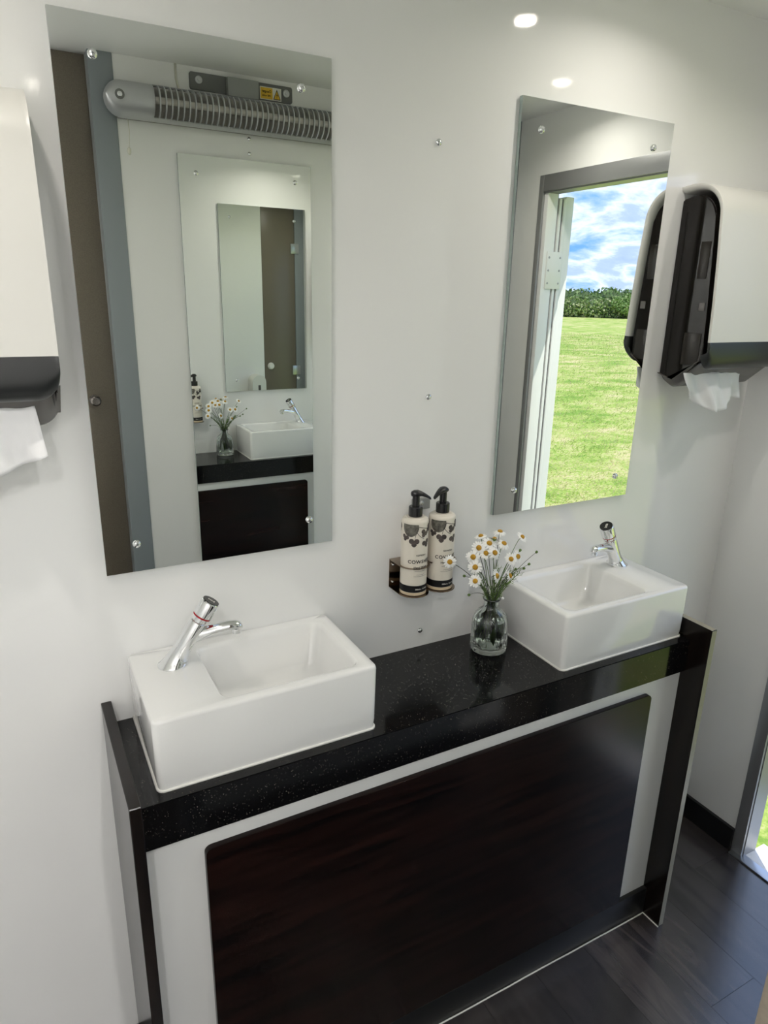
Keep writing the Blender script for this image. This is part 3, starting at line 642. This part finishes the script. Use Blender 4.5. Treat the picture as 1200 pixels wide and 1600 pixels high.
# feathery foliage sprigs
for i in range(9):
    a = i * 2.4; neck = Vector((VX + .008 * math.cos(a), VY + .008 * math.sin(a), HC + .118))
    tip = neck + Vector((.050 * math.cos(a), .035 * math.sin(a) - .004, .050 + .03 * random.random()))
    rt = thing('foliage_sprig', 'feathery green leaf sprig between the daisy stems in the vase', 'leaf sprig', neck, 'green sprigs in the glass vase')
    bm = bmesh.new(); foot = Vector((VX + .02 * math.cos(a + 1), VY + .02 * math.sin(a + 1), HC + .03)); ax = bez(neck, neck.lerp(tip, .5) + Vector((0, 0, .012)), tip, 10); tube(bm, [foot] + ax, .0011, 6, .0006); setp(obj('stem', bm, 'stem', None, True), rt)
    bm = bmesh.new()
    for k in range(1, 11):
        for s in (-1, 1):
            d = (ax[k] - ax[k - 1]).normalized(); sd = d.orthogonal().normalized(); sd = Matrix.Rotation(random.uniform(0, 6.28), 3, d) @ sd
            e_ = ax[k] + (sd * s * .010 + d * .009) * random.uniform(.6, 1.3); md = ax[k].lerp(e_, .5) + d * .002; tube(bm, [ax[k], md, e_], .0007, 4, .0002)
            tube(bm, [md, md + (d * .006 + sd * s * .002)], .0005, 4, .0002)
    setp(obj('leaflets', bm, 'leaf', None, True), rt)
# wider leaf stalk seen under water
for i, (a, h) in enumerate(((.3, .05), (1.0, .055), (4.4, .045))):
    bm = bmesh.new(); b = Vector((VX + .024 * math.cos(a), VY + .024 * math.sin(a), HC + .022))
    rows = [(b + Vector((0, 0, h * f)), w_) for f, w_ in ((0, .001), (.3, .005), (.6, .006), (.85, .004), (1, .0006))]
    loft(bm, [circ(p, w_, 8, (0, 0, 1), None, w_ * .35) for p, w_ in rows]); o = obj('vase_leaf', bm, 'leaf', None, True); tag(o, 'small green leaf standing in the vase water', 'leaf', 'leaves under water in the vase')

# ------------------------------------------------------------------ towel dispensers
def dispenser(x0, x1, label, win_side):
    rt = thing('towel_dispenser', label, 'dispenser', ((x0 + x1) / 2, 0, 1.40), 'paper towel dispensers')
    def arcp(c, r, a0, a1, n=8): return [(c[0] + r * math.cos(math.radians(a0 + (a1 - a0) * k / n)), c[1] + r * math.sin(math.radians(a0 + (a1 - a0) * k / n))) for k in range(n + 1)]
    # side profile as (depth, height)
    top = [(.001, 1.842), (.030, 1.846)] + arcp((.045, 1.786), .060, 90, 5, 10) + [(.1135, 1.70), (.1205, 1.60), (.1245, 1.516)]
    def lift(x, R=.034):
        t_ = min(x - x0, x1 - x); return 0 if t_ >= R else R - math.sqrt(max(0, R * R - (R - t_) ** 2))
    def shell(prof, th, xa, xb, r=.014, low=None):
        # cover that wraps over the profile, ends rounded towards the sides
        bm = bmesh.new(); rings = []
        for dx_, off in ((0.0, r * .75), (r * .12, r * .35), (r * .4, r * .1), (r, 0.0)):
            rings.append((xa + dx_, off))
        if low is not None: rings += [(xa + r + .02 * k / 5, 0.0) for k in range(1, 6)]
        rings = rings + [(xb - (x - xa), o_) for x, o_ in rings[::-1]]
        def shifted(off):
            o_ = []
            for i, (d, z) in enumerate(prof):
                a = prof[max(i - 1, 0)]; b = prof[min(i + 1, len(prof) - 1)]; tx, tz = b[0] - a[0], b[1] - a[1]; l = math.hypot(tx, tz); nx, nz = -tz / l, tx / l
                o_.append((d + nx * off, z + nz * off))
            return o_
        R_ = []
        for x, off in rings:
            o_ = shifted(off); i_ = shifted(max(th, off + .002))
            lf = lambda z: z if low is None else z + lift(x) * .8 * max(0, (low - z)) / .05
            R_.append([(x, -d, lf(z)) for d, z in o_] + [(x, -d, lf(z)) for d, z in i_[::-1]])
        loft(bm, R_); return bm
    # orientation check: the normal used by shifted() must point inwards
    c_ = obj('cover', shell(top, .012, x0, x1), 'disp_white', None, True, 35); setp(c_, rt)
    band = [(.1245, 1.5155), (.1262, 1.490)] + arcp((.108, 1.482), .018, 5, -75, 6)
    o = obj('front_band', shell(band, .012, x0, x1, low=1.5155), 'disp_band', None, True, 35); o['label'] = 'dark grey band'; setp(o, rt)
    ins = .006
    hp = [(.0008, 1.828), (.032, 1.834)] + arcp((.044, 1.782), .052, 90, 5, 8) + [(.1025, 1.70), (.1095, 1.60), (.114, 1.516), (.114, 1.47), (.045, 1.418), (.0008, 1.432)]
    bm = bmesh.new(); extrude_poly(bm, [(x0 + ins, -d, z) for d, z in hp], (x1 - x0 - 2 * ins, 0, 0)); bmesh.ops.bevel(bm, geom=bm.edges[:], offset=.003, segments=2, affect='EDGES')
    o = obj('smoked_housing', bm, 'disp_smoke', None, True, 40); o['label'] = 'smoky black side housing'; setp(o, rt)
    bp = [(.112, 1.4655), (.104, 1.456), (.050, 1.408), (.030, 1.403), (.012, 1.412), (.0008, 1.425), (.0008, 1.436), (.045, 1.424), (.106, 1.470)]
    bm = bmesh.new(); xs_ = [x0 + .0005 + .034 * k / 8 for k in range(9)]; xs_ += [x0 + x1 - x for x in xs_[::-1]]
    zt_ = lambda d: (1.436 - .012 * d / .045 if d < .045 else 1.424 + .046 * (d - .045) / .061) - .0012
    loft(bm, [[(x, -d, min(z + lift(x), max(z, zt_(d))) if k_ < 6 else z) for k_, (d, z) in enumerate(bp)] for x in xs_])
    setp(obj('grey_base', bm, 'disp_base', None, True, 40), rt)
    # back rim and inner shapes seen through the smoked side
    for s_, xs in ((-1, x0 + ins), (1, x1 - ins)):
        box('wall_flange', min(xs, xs - s_ * .004), max(xs, xs - s_ * .004), -.022, -.018, 1.43, 1.80, 'disp_base', rt)
        xa, xb = sorted((xs, xs + s_ * .0012))
        for (d0, d1, z0_, z1_) in ((.070, .095, 1.655, 1.735), (.060, .106, 1.462, 1.535)):
            box('inner_moulding', xa, xb, -d1, -d0, z0_, z1_, 'disp_inner', rt, bev=.0005)
        box('white_hook', xa, xb, -.103, -.088, 1.585, 1.603, 'disp_base', rt, bev=.0005)
    lx = x0 + (x1 - x0) * .66
    bm = bmesh.new(); bx(bm, lx - .017, lx + .017, -.1252, -.1242, 1.5235, 1.5325); lg = obj('badge', bm, 'logo'); setp(lg, c_)
    bm = bmesh.new(); bx(bm, lx - .012, lx + .012, -.1256, -.1250, 1.5262, 1.5298); setp(obj('badge_print', bm, 'sticker_white'), c_)
    return rt
dispenser(0.862, 1.165, 'white and black paper towel dispenser beside the mirror reflecting the field', -1)
dispenser(-0.796, -0.493, 'white and black paper towel dispenser beside the mirror reflecting the heater', 1)
def tissue(x0, x1, yc, ztop, zbot, label, seed, lean=0.0, profile=None):
    rnd = random.Random(seed); bm = bmesh.new(); nu, nv = 36, 14; g = []
    ph = [rnd.uniform(0, 6) for _ in range(4)]
    for j in range(nv + 1):
        v = j / nv; row = []
        for i in range(nu + 1):
            u = i / nu; sag = profile(u)
            z = ztop + (zbot - ztop) * v * sag
            x = x0 + (x1 - x0) * (u * (1 - .10 * v) + .05 * v) + lean * v
            fold = (.010 * math.sin(7 * u + ph[0]) + .005 * math.sin(17 * u + ph[1] + 2 * v) + .003 * math.sin(31 * u + ph[2] - 4 * v)) * (.35 + v)
            row.append(bm.verts.new((x, yc + fold - .012 * v, z)))
        g.append(row)
    for j in range(nv):
        for i in range(nu): bm.faces.new((g[j][i], g[j][i + 1], g[j + 1][i + 1], g[j + 1][i]))
    o = obj('paper_towel', bm, 'paper', None, True); sm = o.modifiers.new('solid', 'SOLIDIFY'); sm.thickness = .0012
    tag(o, label, 'paper towel', 'paper towels hanging from the dispensers'); return o
tissue(0.858, 1.070, -0.085, 1.443, 1.352, 'crumpled white paper towel hanging under dispenser beside the field mirror', 3, .01, lambda u: .55 + .5 * math.sin(PI * min(1, u * 1.05)) if u < .9 else .75)
tissue(-0.75, -0.530, -0.085, 1.445, 1.335, 'crumpled white paper towel hanging under dispenser beside the heater mirror', 5, .02, lambda u: 1.12 - .85 * max(0, u - .45))

# ------------------------------------------------------------------ heater on the facing wall
hx0, hx1, hz = -0.232, 0.66, 2.100
ht = thing('infrared_heater', 'long silver slotted infrared heater on the facing wall above tall mirror', 'heater', (0.2, YF, hz))
hy = YF + .030; hd2, hh = .062, .0455      # back plane, depth, half height
def dprof(k, n=14, sc_=1.0):
    a = -PI / 2 + PI * k / n; return (hy + hd2 * sc_ * (max(0, math.cos(a)) ** .8), hz + hh * sc_ * math.sin(a))
def half_shell(bm, xa, xb, k0_=0, k1_=14, th=.94):
    o_ = [dprof(k) for k in range(k0_, k1_ + 1)]; i_ = [dprof(k, sc_=th) for k in range(k0_, k1_ + 1)][::-1]
    extrude_poly(bm, [(xa, y, z) for y, z in o_ + i_], (xb - xa, 0, 0))
def solid_end(xa, xb, rounded_at):
    bm = bmesh.new(); R_ = []
    s = 1 if rounded_at == xb else -1
    L_ = abs(xb - xa)
    st_ = [(0, 1)] + [(L_ - .045 + .045 * math.sin(a), max(.04, math.cos(a))) for a in (k * PI / 16 for k in range(9))]
    xs0 = xa if s > 0 else xb
    for d, f in st_:
        R_.append([(xs0 + s * d, hy + (y - hy) * (.82 + .18 * f ** .5), hz + (z - hz) * f) for y, z in (dprof(k) for k in range(15))])
    loft(bm, R_); return bm
o = obj('end_section', solid_end(hx0, -0.108, hx0), 'heater', None, True, 45); setp(o, ht)
o = obj('end_section', solid_end(0.545, hx1, hx1), 'heater', None, True, 45); setp(o, ht)
bm = bmesh.new(); half_shell(bm, -0.108, 0.545, 0, 2); setp(obj('lower_rail', bm, 'heater', None, True, 45), ht)
bm = bmesh.new(); half_shell(bm, -0.108, 0.545, 12, 14); setp(obj('upper_rail', bm, 'heater', None, True, 45), ht)
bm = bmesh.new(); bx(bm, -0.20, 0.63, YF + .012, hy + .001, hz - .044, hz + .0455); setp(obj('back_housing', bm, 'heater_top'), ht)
bm = bmesh.new(); ry = hy + .004
pr_ = [(ry + .016 * (abs(s_) ** 2), hz + .040 * s_) for s_ in (k / 6 - 1 for k in range(13))]
extrude_poly(bm, [(-.107, y, z) for y, z in pr_] + [(-.107, ry - .002, z) for y, z in pr_[::-1]], (.651, 0, 0)); setp(obj('reflector', bm, 'reflector', None, True, 40), ht)
bm = bmesh.new(); tube(bm, [(-.10, hy + .03, hz + .004), (.54, hy + .03, hz + .004)], .009, 14); setp(obj('heating_tube', bm, 'element', None, True, 50), ht)
fin_me = None; x = -0.108
while x < 0.546:
    if fin_me is None:
        bm = bmesh.new(); half_shell(bm, -.0016, .0016, 1, 13, .86); f0 = obj('fin', bm, 'heater', None, True, 45); fin_me = f0.data; f = f0
    else:
        f = bpy.data.objects.new('fin', fin_me); C.objects.link(f)
    f.location.x = x; setp(f, ht); x += 0.0163
for xs in (-0.198, 0.625):
    bm = bmesh.new(); lathe(bm, [(.0125, -.006), (.0125, .0006), (.011, .0012), (.0075, .0004)], (xs, hy + hd2, hz), (0, 1, 0), 22); es = obj('end_screw', bm, 'bracket', None, True, 40); setp(es, ht)
    bm = bmesh.new(); lathe(bm, [(.0068, -.002), (.0068, .0016), (.0058, .0026), (.0030, .0026), (.0028, .0016)], (xs, hy + hd2, hz), (0, 1, 0), 22); setp(obj('screw_head', bm, 'chrome', None, True, 40), es)
bm = bmesh.new(); pts = rrect(.012, .326, 2.158, 2.203, .006, 3)
extrude_poly(bm, [(x, YF + .0005, z) for x, z in pts], (0, .006, 0)); brk = obj('bracket', bm, 'bracket'); setp(brk, ht)
box('bracket_block', .118, .212, YF + .006, YF + .028, 2.150, 2.200, 'bracket_light', brk, bev=.002)
for xs in (.038, .306):
    bm = bmesh.new(); lathe(bm, [(.0105, 0), (.0105, .003), (.0085, .004), (.0085, .0025), (.004, .0025), (.0035, .004)], (xs, YF + .0065, 2.184), (0, 1, 0), 22); setp(obj('bracket_screw', bm, 'steel', None, True, 40), brk)
# warning sticker (faces the room, i.e. towards +y)
ys = YF + .0067
bm = bmesh.new(); bx(bm, .222, .290, ys, ys + .0004, 2.160, 2.194); stk = obj('warning_sticker', bm, 'sticker_white'); stk['label'] = 'yellow and white warning sticker'; setp(stk, ht)
bm = bmesh.new(); bx(bm, .224, .262, ys + .0003, ys + .0008, 2.162, 2.192); setp(obj('sticker_print', bm, 'yellow'), stk)
def room_text(body, size, xc, zc, y, m):
    tb = text_bm(body, size)
    for v in tb.verts: v.co = Vector((xc - v.co.x, y, zc + v.co.y))
    setp(obj('lettering', tb, m), stk)
room_text('Danger', .0100, .243, 2.1790, ys + .0011, 'ink'); room_text('240 volts', .0076, .243, 2.1685, ys + .0011, 'ink')
bm = bmesh.new(); extrude_poly(bm, [(0.2640, ys + .0004, 2.163), (0.2880, ys + .0004, 2.163), (0.2760, ys + .0004, 2.1905)], (0, .0004, 0)); setp(obj('sticker_print', bm, 'ink'), stk)
bm = bmesh.new(); extrude_poly(bm, [(0.2667, ys + .0007, 2.1648), (0.2853, ys + .0007, 2.1648), (0.2760, ys + .0007, 2.1862)], (0, .0004, 0)); setp(obj('sticker_print', bm, 'yellow'), stk)
bm = bmesh.new(); extrude_poly(bm, [(x_, ys + .0011, z_) for x_, z_ in ((0.2772, 2.182), (0.2740, 2.174), (0.2757, 2.174), (0.2748, 2.1665), (0.2787, 2.1762), (0.2765, 2.1762))], (0, .0003, 0)); setp(obj('sticker_print', bm, 'ink'), stk)
# cords
bm = bmesh.new(); tube(bm, [(-.026, YF + .0035, ZC - .001), (-.026, YF + .0035, 2.18)] + bez((-.026, YF + .0035, 2.18), (-.022, YF + .004, 2.15), (-.010, YF + .012, 2.13), 5)[1:], .0032, 8)
tag(obj('heater_cable', bm, 'cord', None, True), 'short white cable running from the ceiling to the heater', 'cable')
bm = bmesh.new(); tube(bm, [(-.172, YF + .03, 2.062), (-.170, YF + .028, 2.02), (-.174, YF + .026, 1.978)], .0013, 6)
pc = thing('pull_cord', 'thin white pull cord hanging below the heater', 'cord', (-.172, YF + .03, 1.97)); setp(obj('string', bm, 'cord', None, True), pc)
bm = bmesh.new(); lathe(bm, [(.002, .012), (.005, .008), (.0055, 0), (.004, -.006), (.001, -.008)], (-.174, YF + .026, 1.972), (0, 0, 1), 14); setp(obj('pull', bm, 'cord', None, True), pc)
# rounded dispenser on the facing wall, beside the taupe door
rd = thing('roll_dispenser', 'white rounded paper roll dispenser on the facing wall beside taupe door', 'dispenser', (.88, YF, .93))
bm = bmesh.new(); pts = rrect(.828, .925, .93, 1.085, .046, 8)
loft(bm, [[(x, YF + .0005, z) for x, z in pts], [(x, YF + .07, z) for x, z in pts], [(.8765 + (x - .8765) * .93, YF + .082, 1.0075 + (z - 1.0075) * .95) for x, z in pts]]); setp(obj('casing', bm, 'disp_white', None, True, 40), rd)
box('slot', .868, .885, YF + .081, YF + .083, .955, 1.02, 'disp_base', rd, bev=.0005)

# ------------------------------------------------------------------ downlights
for (x, y, lab) in ((0.594, -0.278, 'round white ceiling downlight above the soap bottles and daisies'), (1.004, -0.613, 'round white ceiling downlight near the entrance door'), (-0.362, -1.52, 'round white ceiling downlight inside the cubicle near its partition'), (-0.85, -1.62, 'added unseen fill downlight inside the cubicle near the left wall'), (-0.62, -0.45, 'added unseen fill downlight over the wash area near the left wall')):  # last two are added out of view, as extra fill light
    dlt = thing('downlight', lab, 'downlight', (x, y, ZC), 'ceiling downlights')
    bm = bmesh.new(); lathe(bm, [(.046, 0), (.046, -.003), (.043, -.006), (.036, -.006), (.024, -.0015), (.022, -.0005)], (x, y, ZC), (0, 0, 1), 32, False, False); setp(obj('trim_ring', bm, 'white_metal', None, True, 40), dlt)
    bm = bmesh.new(); lathe(bm, [(.022, -.0008), (.022, -.003)], (x, y, ZC), (0, 0, 1), 32); setp(obj('lens', bm, 'lens', None, True, 40), dlt)
    al = bpy.data.lights.new('downlight_lamp', 'AREA'); al.shape = 'DISK'; al.size = .045; al.energy = LAMP_W if y > -1.09 else CUBICLE_W; al.spread = math.radians(150); al.color = (1.0, 0.94, 0.86) if y > -1.09 else (1.0, 0.98, 0.96)
    ao = bpy.data.objects.new('downlight_lamp', al); C.objects.link(ao); ao.location = (x, y, ZC - .008); setp(ao, dlt)

# ------------------------------------------------------------------ outside: field, hedge
GZ = -0.55
bm = bmesh.new(); n = 20
vv = [[bm.verts.new((-60 + 420 * i / n, -160 + 420 * j / n, GZ)) for i in range(n + 1)] for j in range(n + 1)]
for j in range(n):
    for i in range(n): bm.faces.new((vv[j][i], vv[j][i + 1], vv[j + 1][i + 1], vv[j + 1][i]))
struct(obj('ground', bm, 'grass_base'))
# note: seen in the mirror, so the real field in view lies towards +x, -y
rg = random.Random(11); vs_, fs_ = [], []
for _ in range(210000):
    r = 0.35 + 42 * rg.random() ** 1.9; a = math.radians(rg.uniform(-72, 22)); x, y = 1.45 + r * math.cos(a), -0.55 + r * math.sin(a)
    h = rg.uniform(.018, .05) * (1 + r * .012); wd = rg.uniform(.0016, .0034) * (1 + r * .12); th = rg.uniform(0, PI * 2); lx, ly = rg.gauss(.012, .035), rg.gauss(.014, .035)
    cx_, sx_ = math.cos(th) * wd, math.sin(th) * wd; b = len(vs_)
    vs_ += [(x - cx_, y - sx_, GZ - .003), (x + cx_, y + sx_, GZ - .003), (x + lx, y + ly, GZ + h)]; fs_.append((b, b + 1, b + 2))
me = bpy.data.meshes.new('grass'); me.from_pydata(vs_, [], fs_); me.materials.append(M['blade']); go = bpy.data.objects.new('grass', me); C.objects.link(go)
go['kind'] = 'stuff'; tag(go, 'short sunlit grass blades outside the open door', 'grass')
def leaf_cloud(name, m, boxes, count, size, seed, parent):
    r_ = random.Random(seed); v_, f_ = [], []
    for _ in range(count):
        (c, e_) = r_.choice(boxes); d = Vector((r_.gauss(0, 1), r_.gauss(0, 1), r_.gauss(0, 1))).normalized() * (r_.uniform(.75, 1.02))
        p = Vector((c[0] + d.x * e_[0], c[1] + d.y * e_[1], max(GZ, c[2] + d.z * e_[2]))); s = size * r_.uniform(.6, 1.4)
        u = Vector((r_.gauss(0, 1), r_.gauss(0, 1), r_.gauss(0, 1))).normalized(); w_ = u.orthogonal().normalized(); b = len(v_)
        v_ += [p - u * s, p + w_ * s * .5, p + u * s, p - w_ * s * .5]; f_.append((b, b + 1, b + 2, b + 3))
    me = bpy.data.meshes.new(name); me.from_pydata([tuple(q_) for q_ in v_], [], f_); me.materials.append(M[m]); o = bpy.data.objects.new(name, me); C.objects.link(o); setp(o, parent); return o
# hedge line 82 m away, square to the view direction (0.70, -0.717)
ux, uy = 0.70, -0.714; px_, py_ = 0.714, 0.70
rh = random.Random(4)
hedges = [('bramble_hedge', 'dense green field hedge with pale flowering top far across the field', 'hedge', 80.0, 'hedge', 2.05, -26, 26, 2.0, 30000, .14),
          ('tree_belt', 'darker tree belt rising behind the far field hedge', 'trees', 92.0, 'tree', 3.1, -34, 34, 3.0, 16000, .22)]
for nm, lab, cat, D, m, H, a0, a1, rad, cnt, sz in hedges:
    cx0, cy0 = -.56 + ux * D, -1.2 + uy * D
    rt = thing(nm, lab, cat, (cx0, cy0, GZ)); boxes = []; s = a0
    while s < a1:
        hh_ = H * rh.uniform(.85, 1.08); boxes.append(((cx0 + px_ * s, cy0 + py_ * s, GZ + hh_ * .45), (rad * .75, rad * .75, hh_ * .56))); s += rh.uniform(.8, 1.5)
    bm = bmesh.new()
    for c, e_ in boxes:
        mtx = Matrix.Translation(c) @ Matrix.Diagonal((e_[0] * .8, e_[1] * .8, e_[2] * .85, 1)); bmesh.ops.create_icosphere(bm, subdivisions=1, radius=1, matrix=mtx)
    o = obj('inner_growth', bm, 'hedge_core'); setp(o, rt)
    fo = leaf_cloud('foliage', m, boxes, cnt, sz, 5, rt); fo['kind'] = 'stuff'
for s, H, D, nm in ((4.9, 2.75, 79.0, 'pale'), (-3.0, 2.5, 86, 'dark')):
    cx0, cy0 = -.56 + ux * D + px_ * s, -1.2 + uy * D + py_ * s
    rt = thing('tall_shrub', 'pale green shrub standing taller than the far hedge' if nm == 'pale' else 'spiky dark shrub poking above the far hedge', 'shrub', (cx0, cy0, GZ))
    boxes = [((cx0 + rh.uniform(-.7, .7), cy0 + rh.uniform(-.7, .7), GZ + H * rh.uniform(.35, .8)), (.75, .75, H * .22)) for _ in range(9)]
    bm = bmesh.new(); tube(bm, [(cx0, cy0, GZ), (cx0, cy0, GZ + H * .8)], .06, 6, .02); setp(obj('trunk', bm, 'twig'), rt)
    fo = leaf_cloud('foliage', 'hedge_pale' if nm == 'pale' else 'tree', boxes, 2500, .13, 8, rt); fo['kind'] = 'stuff'
